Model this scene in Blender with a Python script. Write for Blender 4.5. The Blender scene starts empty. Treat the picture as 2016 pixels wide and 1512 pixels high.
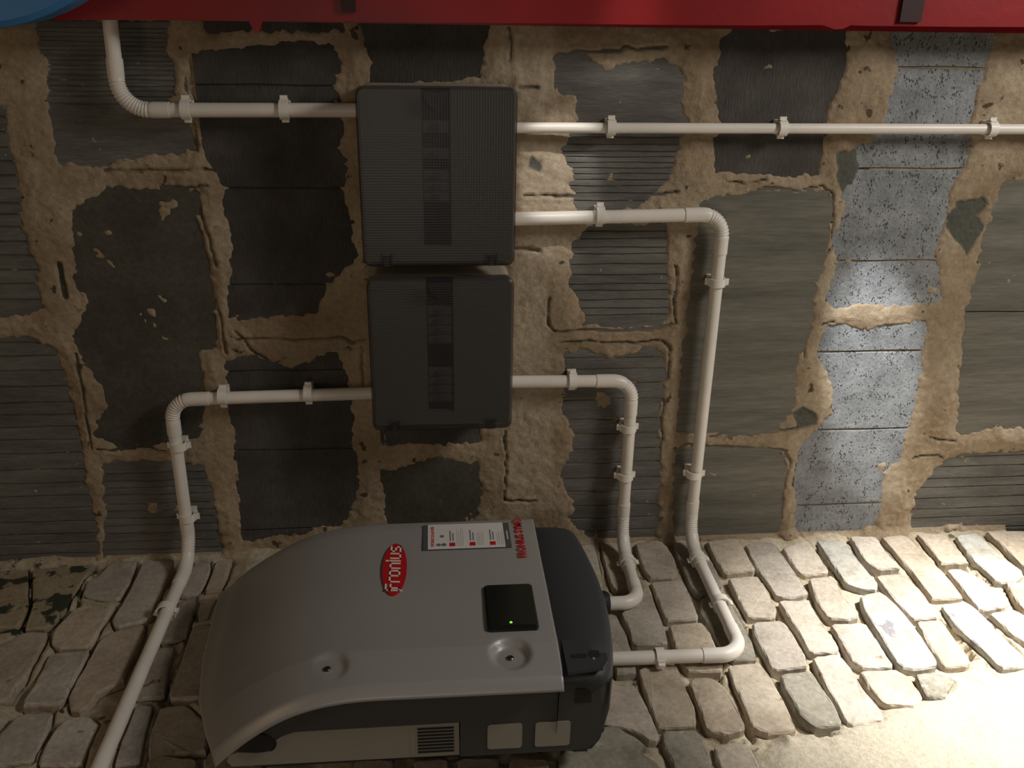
import bpy, bmesh, math, random
import numpy as np
from mathutils import Vector, Matrix

random.seed(7)
PI = math.pi
C = bpy.context.scene.collection

# ---------------------------------------------------------------- camera
F = 1771.55
CAM = np.array([[0.01692181, -0.08577914, -0.99617046],      # image right  (world down: the phone was turned)
                [-0.91794370, -0.39627769, 0.01853005],      # image down
                [-0.39634962, 0.91411484, -0.08544615]])     # forward
CP = np.array([1.07466701, -1.6, 0.0])
cam_data = bpy.data.cameras.new('camera')
cam = bpy.data.objects.new('camera', cam_data); C.objects.link(cam)
cam_data.sensor_width = 36.0
cam_data.lens = F / 2016 * 36.0
cam_data.clip_start = 0.01
R_, D_, F_ = [Vector(r).normalized() for r in CAM]
U_ = -D_; B_ = -F_
cam.matrix_world = Matrix(((R_.x, U_.x, B_.x, CP[0]), (R_.y, U_.y, B_.y, CP[1]), (R_.z, U_.z, B_.z, CP[2]), (0, 0, 0, 1)))
bpy.context.scene.camera = cam

# ---------------------------------------------------------------- world, lights, exposure
sc = bpy.context.scene
sc.view_settings.view_transform = 'Standard'
sc.view_settings.look = 'None'
sc.view_settings.exposure = 0.0
sc.view_settings.gamma = 1.0
sc.view_settings.use_curve_mapping = False
world = bpy.data.worlds.new('world'); sc.world = world
world.use_nodes = True
bg = world.node_tree.nodes['Background']
bg.inputs[0].default_value = (1.0, 0.86, 0.68, 1)
bg.inputs[1].default_value = 0.028

def aim(o, loc, to):
    o.location = loc
    o.rotation_euler = (Vector(to) - Vector(loc)).to_track_quat('-Z', 'Y').to_euler()

def area(name, loc, to, sx, sy, power, col, spread=PI):
    l = bpy.data.lights.new(name, 'AREA'); l.shape = 'RECTANGLE'; l.size = sx; l.size_y = sy
    l.energy = power; l.color = col; l.spread = spread
    o = bpy.data.objects.new(name, l); C.objects.link(o); aim(o, loc, to); return o

def spot(name, loc, to, power, col, ang, blend, size=0.03):
    l = bpy.data.lights.new(name, 'SPOT'); l.energy = power; l.color = col
    l.spot_size = math.radians(ang); l.spot_blend = blend; l.shadow_soft_size = size
    o = bpy.data.objects.new(name, l); C.objects.link(o); aim(o, loc, to); return o

area('room_light', (0.60, -2.7, 0.2), (0.2, -0.2, -0.1), 0.8, 0.8, 3.1, (1.0, 0.87, 0.75))
area('low_daylight', (1.7, -0.95, -1.65), (0.12, -0.32, -0.8), 0.5, 0.35, 17.0, (1.0, 0.96, 0.90))
spot('daylight_beam', (1.9, -0.22, -2.1), (0.0, -0.42, -1.02), 800, (1.0, 0.98, 0.94), 27, 1.0, 0.05)
spot('daylight_gap_beam', (1.75, -0.60, -0.60), (0.40, -0.0, -0.875), 170.0, (0.95, 0.98, 1.0), 9.5, 0.7, 0.01)
spot('upper_gap_beam', (1.6, -0.60, -0.23), (0.76, 0.0, -0.225), 28.0, (1.0, 0.97, 0.92), 10, 0.7, 0.01)
spot('top_gap_beam', (1.45, -0.62, -0.34), (0.975, 0.0, -0.32), 5.0, (1.0, 0.96, 0.88), 11, 0.9, 0.02)
area('warm_upper_lamp', (0.95, -1.5, 1.7), (0.25, -0.1, 0.3), 0.35, 0.35, 2.2, (1.0, 0.72, 0.42))

# ---------------------------------------------------------------- mapping between picture points and planes in the room
def ray(px, py):
    return CAM.T @ np.array([(px - 1008) / F, (py - 756) / F, 1.0])
def on_block(px, py, y=0.0):
    r = ray(px, py); t = (y - CP[1]) / r[1]; return CP + t * r
def on_brick(px, py, x=0.0):
    r = ray(px, py); t = (x - CP[0]) / r[0]; return CP + t * r

# ---------------------------------------------------------------- helpers
def link(name, me, m=None, parent=None, label=None, cat=None, group=None, kind=None, smooth=False):
    o = bpy.data.objects.new(name, me); C.objects.link(o)
    if m is not None and not me.materials: me.materials.append(m)
    if parent: o.parent = parent
    if label: o['label'] = label
    if cat: o['category'] = cat
    if group: o['group'] = group
    if kind: o['kind'] = kind
    if smooth:
        for p in me.polygons: p.use_smooth = True
    return o

def obj(name, bm, m, parent=None, smooth=False, **k):
    me = bpy.data.meshes.new(name)
    bmesh.ops.recalc_face_normals(bm, faces=bm.faces)
    bm.to_mesh(me); bm.free()
    return link(name, me, m, parent, smooth=smooth, **k)

def empty(name, label, cat, loc=(0, 0, 0), group=None):
    o = bpy.data.objects.new(name, None); C.objects.link(o); o.location = loc
    o.empty_display_size = 0.05
    o['label'] = label; o['category'] = cat
    if group: o['group'] = group
    return o

def settle(root, loc):
    """put the Empty at the thing's base; its parts keep their places"""
    root.location = loc
    for c in root.children:
        c.location = Vector(c.location) - Vector(loc)

def bx(bm, x0, x1, y0, y1, z0, z1, bev=0.0, seg=2):
    r = bmesh.ops.create_cube(bm, size=1.0)
    vs = r['verts']
    for v in vs:
        v.co = Vector(((x0 + x1) / 2 + v.co.x * (x1 - x0), (y0 + y1) / 2 + v.co.y * (y1 - y0), (z0 + z1) / 2 + v.co.z * (z1 - z0)))
    if bev > 0:
        es = list({e for v in vs for e in v.link_edges})
        bmesh.ops.bevel(bm, geom=es, offset=bev, segments=seg, profile=0.5, affect='EDGES')
    return bm

def box(*a, **k): return bx(bmesh.new(), *a, **k)

def prism(bm, pts, fn, d0, d1):
    """polygon pts (u,v) through depth d0..d1; fn(u,v,d)->xyz"""
    a = [bm.verts.new(fn(u, v, d0)) for u, v in pts]
    b = [bm.verts.new(fn(u, v, d1)) for u, v in pts]
    n = len(pts)
    bm.faces.new(a); bm.faces.new(b[::-1])
    for i in range(n): bm.faces.new((a[i], a[(i + 1) % n], b[(i + 1) % n], b[i]))
    return bm

def rrect(u0, u1, v0, v1, r, n=5):
    out = []
    for cx, cy, a0 in ((u1 - r, v1 - r, 0), (u0 + r, v1 - r, 90), (u0 + r, v0 + r, 180), (u1 - r, v0 + r, 270)):
        for i in range(n + 1):
            a = math.radians(a0 + 90 * i / n); out.append((cx + r * math.cos(a), cy + r * math.sin(a)))
    return out

def sweep(bm, pts, rad, seg=20, caps=True):
    pts = [Vector(p) for p in pts]
    if not hasattr(rad, '__len__'): rad = [rad] * len(pts)
    t0 = (pts[1] - pts[0]).normalized()
    n = t0.orthogonal().normalized(); rings = []
    for i, p in enumerate(pts):
        if i == 0: t = t0
        elif i == len(pts) - 1: t = (pts[-1] - pts[-2]).normalized()
        else: t = ((pts[i + 1] - p).normalized() + (p - pts[i - 1]).normalized()).normalized()
        n = (n - t * n.dot(t)).normalized(); b = t.cross(n)
        rings.append([bm.verts.new(p + (n * math.cos(2 * PI * k / seg) + b * math.sin(2 * PI * k / seg)) * rad[i]) for k in range(seg)])
    for r0, r1 in zip(rings, rings[1:]):
        for k in range(seg): bm.faces.new((r0[k], r0[(k + 1) % seg], r1[(k + 1) % seg], r1[k]))
    if caps:
        for rg in (rings[0], rings[-1]): bm.faces.new([bm.verts.new(v.co) for v in rg])
    return bm

# ---------------------------------------------------------------- numpy noise and polygon distance
def vnoise(x, y, s, seed):
    rs = np.random.RandomState(seed); G = rs.rand(256, 256)
    x = x / s + 1000.5; y = y / s + 1000.5
    xi = np.floor(x).astype(int); yi = np.floor(y).astype(int)
    fx = x - xi; fy = y - yi
    fx = fx * fx * (3 - 2 * fx); fy = fy * fy * (3 - 2 * fy)
    g = lambda a, b: G[a & 255, b & 255]
    return ((g(xi, yi) * (1 - fx) + g(xi + 1, yi) * fx) * (1 - fy) + (g(xi, yi + 1) * (1 - fx) + g(xi + 1, yi + 1) * fx) * fy) * 2 - 1
def fbm(x, y, s, seed, o=4, k=0.55):
    t = 0; a = 1; n = 0
    for i in range(o):
        t = t + a * vnoise(x, y, s / 2 ** i, seed + i); n += a; a *= k
    return t / n
def sm(a, b, x):
    t = np.clip((x - a) / (b - a), 0, 1); return t * t * (3 - 2 * t)

def seg_dist(X, Y, P, closed, far=0.05):
    """distance to polyline; far outside its box gives `far`"""
    P = np.asarray(P); out = np.full(X.shape, far)
    m = (X > P[:, 0].min() - far) & (X < P[:, 0].max() + far) & (Y > P[:, 1].min() - far) & (Y < P[:, 1].max() + far)
    if not m.any(): return out, m
    x = X[m]; y = Y[m]; d = np.full(x.shape, far)
    n = len(P)
    for i in range(n if closed else n - 1):
        a = P[i]; b = P[(i + 1) % n]; e = b - a; L = (e ** 2).sum() + 1e-12
        t = np.clip(((x - a[0]) * e[0] + (y - a[1]) * e[1]) / L, 0, 1)
        d = np.minimum(d, np.hypot(x - a[0] - t * e[0], y - a[1] - t * e[1]))
    out[m] = d; return out, m
def inside(X, Y, P):
    P = np.asarray(P); c = np.zeros(X.shape, bool); n = len(P); j = n - 1
    for i in range(n):
        xi, yi = P[i]; xj, yj = P[j]
        if yi != yj: c ^= ((yi > Y) != (yj > Y)) & (X < (xj - xi) * (Y - yi) / (yj - yi) + xi)
        j = i
    return c
def sdist(X, Y, P, far=0.05):
    """positive inside the polygon"""
    d, m = seg_dist(X, Y, P, True, far)
    s = -d
    ins = np.zeros(X.shape, bool); ins[m] = inside(X[m], Y[m], P)
    s[ins] = d[ins]; return s

# ---------------------------------------------------------------- materials
def mat(name):
    m = bpy.data.materials.new(name); m.use_nodes = True
    nt = m.node_tree; b = nt.nodes['Principled BSDF']
    return m, nt, b
def N(nt, t, **k):
    n = nt.nodes.new(t)
    for a, v in k.items(): setattr(n, a, v)
    return n
def plain(name, col, rough=0.5, metal=0.0, bump=0.0, bscale=200, var=0.0, vscale=8, spec=0.5):
    m, nt, b = mat(name)
    b.inputs['Base Color'].default_value = (*col, 1); b.inputs['Roughness'].default_value = rough
    b.inputs['Metallic'].default_value = metal; b.inputs['Specular IOR Level'].default_value = spec
    tc = N(nt, 'ShaderNodeTexCoord')
    if var:
        no = N(nt, 'ShaderNodeTexNoise'); no.inputs['Scale'].default_value = vscale; no.inputs['Detail'].default_value = 5
        nt.links.new(tc.outputs['Object'], no.inputs['Vector'])
        r = N(nt, 'ShaderNodeValToRGB'); r.color_ramp.elements[0].position = .3; r.color_ramp.elements[1].position = .7
        r.color_ramp.elements[0].color = (*[c * (1 - var) for c in col], 1); r.color_ramp.elements[1].color = (*[min(1, c * (1 + var)) for c in col], 1)
        nt.links.new(no.outputs['Fac'], r.inputs[0]); nt.links.new(r.outputs[0], b.inputs['Base Color'])
    if bump:
        n2 = N(nt, 'ShaderNodeTexNoise'); n2.inputs['Scale'].default_value = bscale; n2.inputs['Detail'].default_value = 4
        nt.links.new(tc.outputs['Object'], n2.inputs['Vector'])
        bu = N(nt, 'ShaderNodeBump'); bu.inputs['Strength'].default_value = bump; bu.inputs['Distance'].default_value = 0.002
        nt.links.new(n2.outputs['Fac'], bu.inputs['Height']); nt.links.new(bu.outputs[0], b.inputs['Normal'])
    return m

def masonry(name, cols, scale=9.0, fine=90.0, bump=0.6, dist=0.004, stretch=(1, 1, 1), spots=None, rough=0.95, attrs=(), per_object=0.0, pits=None, fstretch=(1, 1, 1)):
    """layered noise colour + bump; attrs = [(attribute, colour)] stains that belong to the surface"""
    m, nt, b = mat(name); L = nt.links.new
    b.inputs['Roughness'].default_value = rough; b.inputs['Specular IOR Level'].default_value = 0.15
    tc = N(nt, 'ShaderNodeTexCoord')
    mp = N(nt, 'ShaderNodeMapping'); mp.inputs['Scale'].default_value = stretch
    L(tc.outputs['Object'], mp.inputs['Vector'])
    mf = N(nt, 'ShaderNodeMapping'); mf.inputs['Scale'].default_value = fstretch
    L(tc.outputs['Object'], mf.inputs['Vector'])
    n1 = N(nt, 'ShaderNodeTexNoise'); n1.inputs['Scale'].default_value = scale; n1.inputs['Detail'].default_value = 8; n1.inputs['Roughness'].default_value = .65
    L(mp.outputs[0], n1.inputs['Vector'])
    r = N(nt, 'ShaderNodeValToRGB'); e = r.color_ramp.elements
    e[0].position = .30; e[0].color = (*cols[0], 1); e[1].position = .72; e[1].color = (*cols[-1], 1)
    if len(cols) == 3:
        q = e.new(.5); q.color = (*cols[1], 1)
    L(n1.outputs['Fac'], r.inputs[0]); col = r.outputs[0]
    nf = N(nt, 'ShaderNodeTexNoise'); nf.inputs['Scale'].default_value = fine; nf.inputs['Detail'].default_value = 6; nf.inputs['Roughness'].default_value = .7
    L(mf.outputs[0], nf.inputs['Vector'])
    mr = N(nt, 'ShaderNodeMapRange'); mr.inputs[1].default_value = .25; mr.inputs[2].default_value = .75; mr.inputs[3].default_value = .72; mr.inputs[4].default_value = 1.22
    L(nf.outputs['Fac'], mr.inputs[0])
    mx = N(nt, 'ShaderNodeMix', data_type='RGBA', blend_type='MULTIPLY'); mx.inputs[0].default_value = 1
    L(col, mx.inputs[6]); L(mr.outputs[0], mx.inputs[7]); col = mx.outputs[2]
    h = nf.outputs['Fac']
    if per_object:
        oi = N(nt, 'ShaderNodeObjectInfo')
        pr = N(nt, 'ShaderNodeMapRange'); pr.inputs[3].default_value = 1 - per_object; pr.inputs[4].default_value = 1 + per_object
        L(oi.outputs['Random'], pr.inputs[0])
        m2 = N(nt, 'ShaderNodeMix', data_type='RGBA', blend_type='MULTIPLY'); m2.inputs[0].default_value = 1
        L(col, m2.inputs[6]); L(pr.outputs[0], m2.inputs[7]); col = m2.outputs[2]
        # some pieces greyer than others
        hs = N(nt, 'ShaderNodeHueSaturation')
        ms = N(nt, 'ShaderNodeMath', operation='MULTIPLY'); ms.inputs[1].default_value = 7.31
        fr = N(nt, 'ShaderNodeMath', operation='FRACT')
        L(oi.outputs['Random'], ms.inputs[0]); L(ms.outputs[0], fr.inputs[0])
        m3 = N(nt, 'ShaderNodeMapRange'); m3.inputs[3].default_value = .72; m3.inputs[4].default_value = 1.12
        L(fr.outputs[0], m3.inputs[0]); L(m3.outputs[0], hs.inputs['Saturation']); L(col, hs.inputs['Color']); col = hs.outputs[0]
    if pits:
        vo = N(nt, 'ShaderNodeTexVoronoi'); vo.inputs['Scale'].default_value = pits[0]
        mv = N(nt, 'ShaderNodeMapping'); mv.inputs['Scale'].default_value = (1.0, 1.0, 1.9); mv.inputs['Rotation'].default_value = (0, .6, 0)
        L(tc.outputs['Object'], mv.inputs['Vector']); L(mv.outputs[0], vo.inputs['Vector'])
        nn = N(nt, 'ShaderNodeTexNoise'); nn.inputs['Scale'].default_value = pits[0] * .35; nn.inputs['Detail'].default_value = 2
        L(tc.outputs['Object'], nn.inputs['Vector'])
        th = N(nt, 'ShaderNodeMapRange'); th.inputs[1].default_value = .4; th.inputs[2].default_value = .65; th.inputs[3].default_value = .05; th.inputs[4].default_value = .38
        L(nn.outputs['Fac'], th.inputs[0])
        sb = N(nt, 'ShaderNodeMath', operation='SUBTRACT'); L(vo.outputs['Distance'], sb.inputs[0]); L(th.outputs[0], sb.inputs[1])
        pm = N(nt, 'ShaderNodeMapRange'); pm.inputs[1].default_value = -.08; pm.inputs[2].default_value = .08
        L(sb.outputs[0], pm.inputs[0])
        m4 = N(nt, 'ShaderNodeMix', data_type='RGBA'); L(pm.outputs[0], m4.inputs[0])
        m4.inputs[6].default_value = (*pits[1], 1); L(col, m4.inputs[7]); col = m4.outputs[2]
        ad = N(nt, 'ShaderNodeMath', operation='ADD'); L(h, ad.inputs[0]); L(pm.outputs[0], ad.inputs[1]); h = ad.outputs[0]
    if spots:
        ns = N(nt, 'ShaderNodeTexNoise'); ns.inputs['Scale'].default_value = spots[0]; ns.inputs['Detail'].default_value = 3
        L(tc.outputs['Object'], ns.inputs['Vector'])
        mm = N(nt, 'ShaderNodeMapRange'); mm.inputs[1].default_value = spots[1]; mm.inputs[2].default_value = spots[1] + .04
        L(ns.outputs['Fac'], mm.inputs[0])
        m5 = N(nt, 'ShaderNodeMix', data_type='RGBA'); L(mm.outputs[0], m5.inputs[0]); L(col, m5.inputs[6]); m5.inputs[7].default_value = (*spots[2], 1); col = m5.outputs[2]
    for an, ac in attrs:
        at = N(nt, 'ShaderNodeAttribute'); at.attribute_name = an
        m6 = N(nt, 'ShaderNodeMix', data_type='RGBA'); L(at.outputs['Fac'], m6.inputs[0]); L(col, m6.inputs[6])
        m7 = N(nt, 'ShaderNodeMix', data_type='RGBA', blend_type='MULTIPLY'); m7.inputs[0].default_value = 1; m7.inputs[6].default_value = (*ac, 1); L(mr.outputs[0], m7.inputs[7])
        L(m7.outputs[2], m6.inputs[7]); col = m6.outputs[2]
    L(col, b.inputs['Base Color'])
    bu = N(nt, 'ShaderNodeBump'); bu.inputs['Strength'].default_value = bump; bu.inputs['Distance'].default_value = dist
    L(h, bu.inputs['Height']); L(bu.outputs[0], b.inputs['Normal'])
    return m

M_mortar = masonry('block_mortar', [(.26, .185, .115), (.37, .285, .19), (.49, .405, .29)], 5, 120, .7, .004,
                   spots=(38, .66, (.10, .075, .045)), attrs=[('pale', (.50, .41, .31)), ('cement', (.105, .105, .085)), ('grime_dark', (.05, .055, .03))])
M_brickmortar = masonry('brick_mortar', [(.33, .26, .17), (.47, .40, .29), (.56, .49, .37)], 10, 130, .7, .004, spots=(30, .68, (.13, .11, .08)),
                        attrs=[('render', (.50, .44, .34)), ('grime_dark', (.045, .055, .03))])
M_brick = masonry('sand_brick', [(.34, .275, .205), (.45, .38, .295), (.53, .455, .365)], 14, 110, .45, .003, per_object=.09, spots=(22, .70, (.20, .15, .10)))
M_mossy = masonry('mossy_brick', [(.30, .23, .14), (.36, .29, .19), (.42, .34, .23)], 14, 110, .6, .004, spots=(24, .53, (.05, .052, .035)))
M_brickwhite = masonry('limewashed_brick', [(.32, .29, .23), (.43, .41, .36), (.51, .50, .45)], 16, 110, .5, .003, spots=(26, .66, (.22, .21, .22)))
M_brickgrey = masonry('cement_covered_brick', [(.20, .18, .14), (.30, .275, .22), (.36, .33, .27)], 14, 110, .4, .003, spots=(30, .66, (.42, .38, .32)))
G1 = [(.075, .072, .066), (.115, .112, .102), (.165, .162, .15)]
M_comb = masonry('combed_block', [(.07, .063, .055), (.10, .09, .08), (.15, .14, .125)], 8, 150, 1.0, .004, fstretch=(.35, 1, 2.2))
M_rib = masonry('ribbed_block', [(.100, .094, .083), (.155, .147, .131), (.225, .215, .195)], 9, 120, .6, .003, stretch=(3, 1, .5), fstretch=(2.5, 1, .35), spots=(60, .69, (.30, .27, .22)))
M_smooth = masonry('smooth_block', [(.115, .108, .088), (.165, .155, .128), (.235, .21, .17)], 6, 60, .35, .002, stretch=(4, 1, .35), fstretch=(3, 1, .3), spots=(40, .72, (.28, .25, .2)))
M_dark = masonry('dark_smooth_block', [(.055, .055, .042), (.085, .08, .063), (.12, .11, .09)], 6, 90, .35, .002, spots=(45, .72, (.2, .18, .15)))
M_pit = masonry('pitted_block', [(.19, .195, .195), (.28, .29, .295), (.38, .39, .395)], 16, 130, .8, .004, pits=(140, (.10, .10, .10)), spots=(20, .72, (.46, .40, .29)))
M_under = plain('wall_core', (.12, .10, .08), .95)

M_pvc = plain('white_pvc', (.80, .74, .66), .38, var=.06, vscale=14)
M_clip = plain('white_clip_plastic', (.84, .79, .71), .42)
M_silver = plain('silver_cover_paint', (.385, .368, .352), .42, metal=.25, bump=.06, bscale=900)
M_alu = plain('grey_housing_metal', (.34, .32, .28), .5, metal=.2, bump=.1, bscale=600)
M_black = plain('charcoal_plastic', (.035, .038, .040), .55, bump=.15, bscale=700)
M_black2 = plain('charcoal_side_plastic', (.055, .056, .055), .6, bump=.15, bscale=700)
M_rubber = plain('black_rubber', (.012, .012, .012), .6)
M_gloss = plain('glossy_black_panel', (.010, .013, .011), .18)
M_screw = plain('dark_steel', (.12, .11, .10), .35, metal=.9)
M_redlogo = plain('logo_red', (.50, .012, .014), .45)
M_white = plain('logo_white', (.80, .76, .70), .5)
M_paper = plain('white_paper', (.70, .66, .62), .6)
M_ink = plain('dark_print', (.16, .16, .17), .6)
M_inkl = plain('pale_print', (.42, .40, .38), .6)
M_greylab = plain('grey_print', (.08, .085, .09), .6)
M_redpaint = plain('red_gloss_paint', (.27, .006, .008), .42, var=.25, vscale=5, bump=.15, bscale=60)
M_reddark = plain('dark_red_strip', (.03, .006, .006), .6)
M_blue = plain('blue_plastic', (.05, .21, .48), .4, var=.1, vscale=4)
M_box = plain('enclosure_beige_plastic', (.42, .37, .30), .45)
M_inner = plain('enclosure_inner_plate', (.34, .33, .30), .5)
M_breaker = plain('breaker_grey', (.26, .26, .235), .5)
M_led = plain('green_led', (.2, .8, .1), .4)
b_ = M_led.node_tree.nodes['Principled BSDF']; b_.inputs['Emission Color'].default_value = (.35, 1, .06, 1); b_.inputs['Emission Strength'].default_value = .75
# smoked transparent door
M_smoke, nt, b = mat('smoked_door_plastic')
b.inputs['Base Color'].default_value = (.040, .037, .038, 1); b.inputs['Roughness'].default_value = .30
tr = N(nt, 'ShaderNodeBsdfTransparent'); tr.inputs[0].default_value = (.72, .70, .68, 1)
mx = N(nt, 'ShaderNodeMixShader'); mx.inputs[0].default_value = .55
nt.links.new(tr.outputs[0], mx.inputs[1]); nt.links.new(b.outputs[0], mx.inputs[2]); nt.links.new(mx.outputs[0], nt.nodes['Material Output'].inputs[0])
tc = N(nt, 'ShaderNodeTexCoord'); w1 = N(nt, 'ShaderNodeTexWave', bands_direction='X'); w2 = N(nt, 'ShaderNodeTexWave', bands_direction='Z')
for w in (w1, w2):
    w.inputs['Scale'].default_value = 70; nt.links.new(tc.outputs['Object'], w.inputs['Vector'])
aa = N(nt, 'ShaderNodeMath', operation='ADD'); nt.links.new(w1.outputs['Fac'], aa.inputs[0]); nt.links.new(w2.outputs['Fac'], aa.inputs[1])
bu = N(nt, 'ShaderNodeBump'); bu.inputs['Strength'].default_value = .12; bu.inputs['Distance'].default_value = .001
nt.links.new(aa.outputs[0], bu.inputs['Height']); nt.links.new(bu.outputs[0], b.inputs['Normal'])

# ---------------------------------------------------------------- wall of blocks: traced faces that show through the mortar
def V(s): return [tuple(map(float, p.split(','))) for p in s.split()]
def crop(pts, ox, oy, s): return [(ox + a * s, oy + b * s) for a, b in pts]
K = 700 / 2016; Q = 440 / 2016
# (polygon in picture points, material, [groove rows in picture y], groove width m, name of the pane)
EXP = [
 (V('-80,200 5,215 25,330 40,420 62,500 75,560 85,600 60,622 -80,625'), M_rib, [230, 260, 290, 318, 345, 372, 400, 422, 447, 475, 503, 531, 559, 590], .0022),
 (V('-80,680 60,665 110,690 125,740 140,800 155,860 170,950 185,1030 192,1110 -80,1130'), M_rib, [674, 700, 729, 760, 792, 816, 840, 865, 892, 924, 951, 976, 1000, 1027, 1051, 1070, 1090], .0022),
 (V('72,40 328,40 322,95 340,130 345,185 325,200 372,240 385,285 360,300 300,300 200,325 115,318 105,250 95,190 100,130 80,90'), M_rib, [55, 64, 73, 82, 91, 100, 110, 120, 129, 138, 148, 158, 170, 180, 190, 205], .0012),
 (V('150,410 210,385 215,375 380,375 395,395 385,430 425,560 420,680 385,690 400,770 385,860 240,880 190,855 215,800 210,770 165,700 145,665 180,600 160,560 150,480'), M_dark, [], 0),
 (V('205,915 290,905 400,915 415,960 425,1020 440,1090 210,1105'), M_rib, [930, 945, 958, 972, 990, 1004, 1018, 1032, 1048, 1064, 1080], .0018),
 (V('375,110 440,95 540,95 560,85 655,90 665,130 660,200 680,260 665,290 685,330 670,370 690,440 695,510 650,560 620,610 590,620 530,620 450,635 455,560 460,480 440,400 440,372 420,330 400,280 390,215 370,170'), M_comb, [168, 370, 559], .002),
 (V('445,710 500,705 560,725 620,715 660,700 680,740 690,800 690,870 705,930 690,1000 670,1030 480,1060 475,1000 465,860 450,780'), M_comb, [728, 884, 1040], .0022),
 (V('705,45 960,42 950,90 940,150 735,165 735,120 725,80'), M_comb, [], 0),
 (V('740,180 990,180 990,520 740,520'), M_comb, [], 0),
 (V('750,560 960,560 940,868 760,875'), M_comb, [], 0),
 (V('750,930 800,920 860,905 940,915 945,960 935,1015 900,1080 770,1080 760,980'), M_dark, [], 0),
 (V('1095,115 1120,110 1140,100 1165,118 1190,150 1240,125 1310,120 1340,150 1330,200 1350,240 1330,300 1310,360 1250,405 1150,420 1130,400 1130,330 1110,300 1140,240 1135,180 1100,180'), M_rib, [270, 284, 298, 309, 320, 331, 342, 354, 366, 380, 395], .0014),
 (V('1170,440 1310,445 1310,520 1315,600 1300,635 1230,645 1150,635 1140,590 1120,560 1130,480'), M_rib, [455, 470, 487, 500, 520, 541, 559, 572, 590, 607, 620], .0016),
 (V('1110,700 1140,690 1200,710 1290,685 1310,720 1295,850 1300,960 1290,1070 1170,1070 1120,1020 1130,1000 1105,935 1125,890 1130,860 1105,800 1115,760'), M_rib, [705, 727, 755, 786, 825, 854, 884, 911, 941, 967, 995, 1020, 1045], .0024),
 (V('1425,75 1450,60 1670,55 1660,130 1640,200 1620,240 1620,300 1610,340 1560,345 1500,340 1415,335 1410,280 1425,240 1410,190 1415,120'), M_comb, [], 0),
 (V('1375,400 1430,385 1500,378 1630,378 1638,410 1630,480 1620,520 1600,560 1595,640 1565,720 1560,800 1530,845 1440,855 1400,850 1335,850 1340,740 1355,640 1365,540 1375,470'), M_smooth, [], 0),
 (V('1335,885 1400,880 1530,885 1545,900 1540,960 1535,1070 1330,1070 1325,960'), M_smooth, [], 0),
 (V('1750,50 1960,50 1940,120 1920,180 1910,250 1905,320 1870,370 1860,430 1840,500 1850,590 1770,600 1700,600 1640,605 1625,590 1650,530 1640,480 1670,400 1660,385 1690,340 1690,290 1720,285 1740,230 1770,150'), M_pit, [133, 333, 514], .003),
 (V('1630,640 1660,640 1700,655 1760,645 1820,635 1815,690 1810,730 1800,790 1785,850 1770,900 1740,930 1730,1000 1720,1030 1690,1045 1570,1050 1565,960 1575,880 1610,850 1640,810 1640,750 1610,700'), M_pit, [692, 845, 991], .003),
 (V('1980,360 2090,360 2090,840 1960,840 1910,850 1885,850 1890,760 1895,700 1900,620 1920,560 1935,480 1960,410'), M_smooth, [614], .002),
 (V('1860,905 1900,895 2090,880 2090,1070 1790,1060 1800,980 1830,940'), M_rib, [899, 918, 941, 958, 979, 1000, 1017, 1040], .0022),
 # behind the red board and outside the frame
 (V('-60,-180 330,-180 330,20 -60,30'), M_rib, [], 0), (V('400,-200 680,-200 680,60 400,60'), M_comb, [], 0),
 (V('1120,-200 1370,-200 1370,40 1120,40'), M_comb, [], 0), (V('1450,-200 1660,-200 1660,20 1450,20'), M_comb, [], 0),
]
PATCH_PALE = [V('1020,280 1110,290 1135,400 1100,430 1075,560 1085,760 1090,1000 1000,1020 1010,560'), V('960,50 1095,50 1090,180 1060,235 1030,200 1000,160 940,160'),
              V('440,55 650,60 650,90 560,90 450,95 440,80')]
PATCH_CEM = [V('1642,300 1715,290 1712,340 1690,375 1660,385 1645,350'), V('1860,430 1880,400 1930,385 1945,395 1920,425 1940,445 1900,500 1892,490 1875,470'), V('1558,810 1580,798 1612,820 1600,835 1570,840'),
             V('1045,305 1070,315 1062,335 1042,330')]
PATCH_GRIME = [V('-20,1085 120,1095 180,1120 150,1140 -20,1150')]
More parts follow.
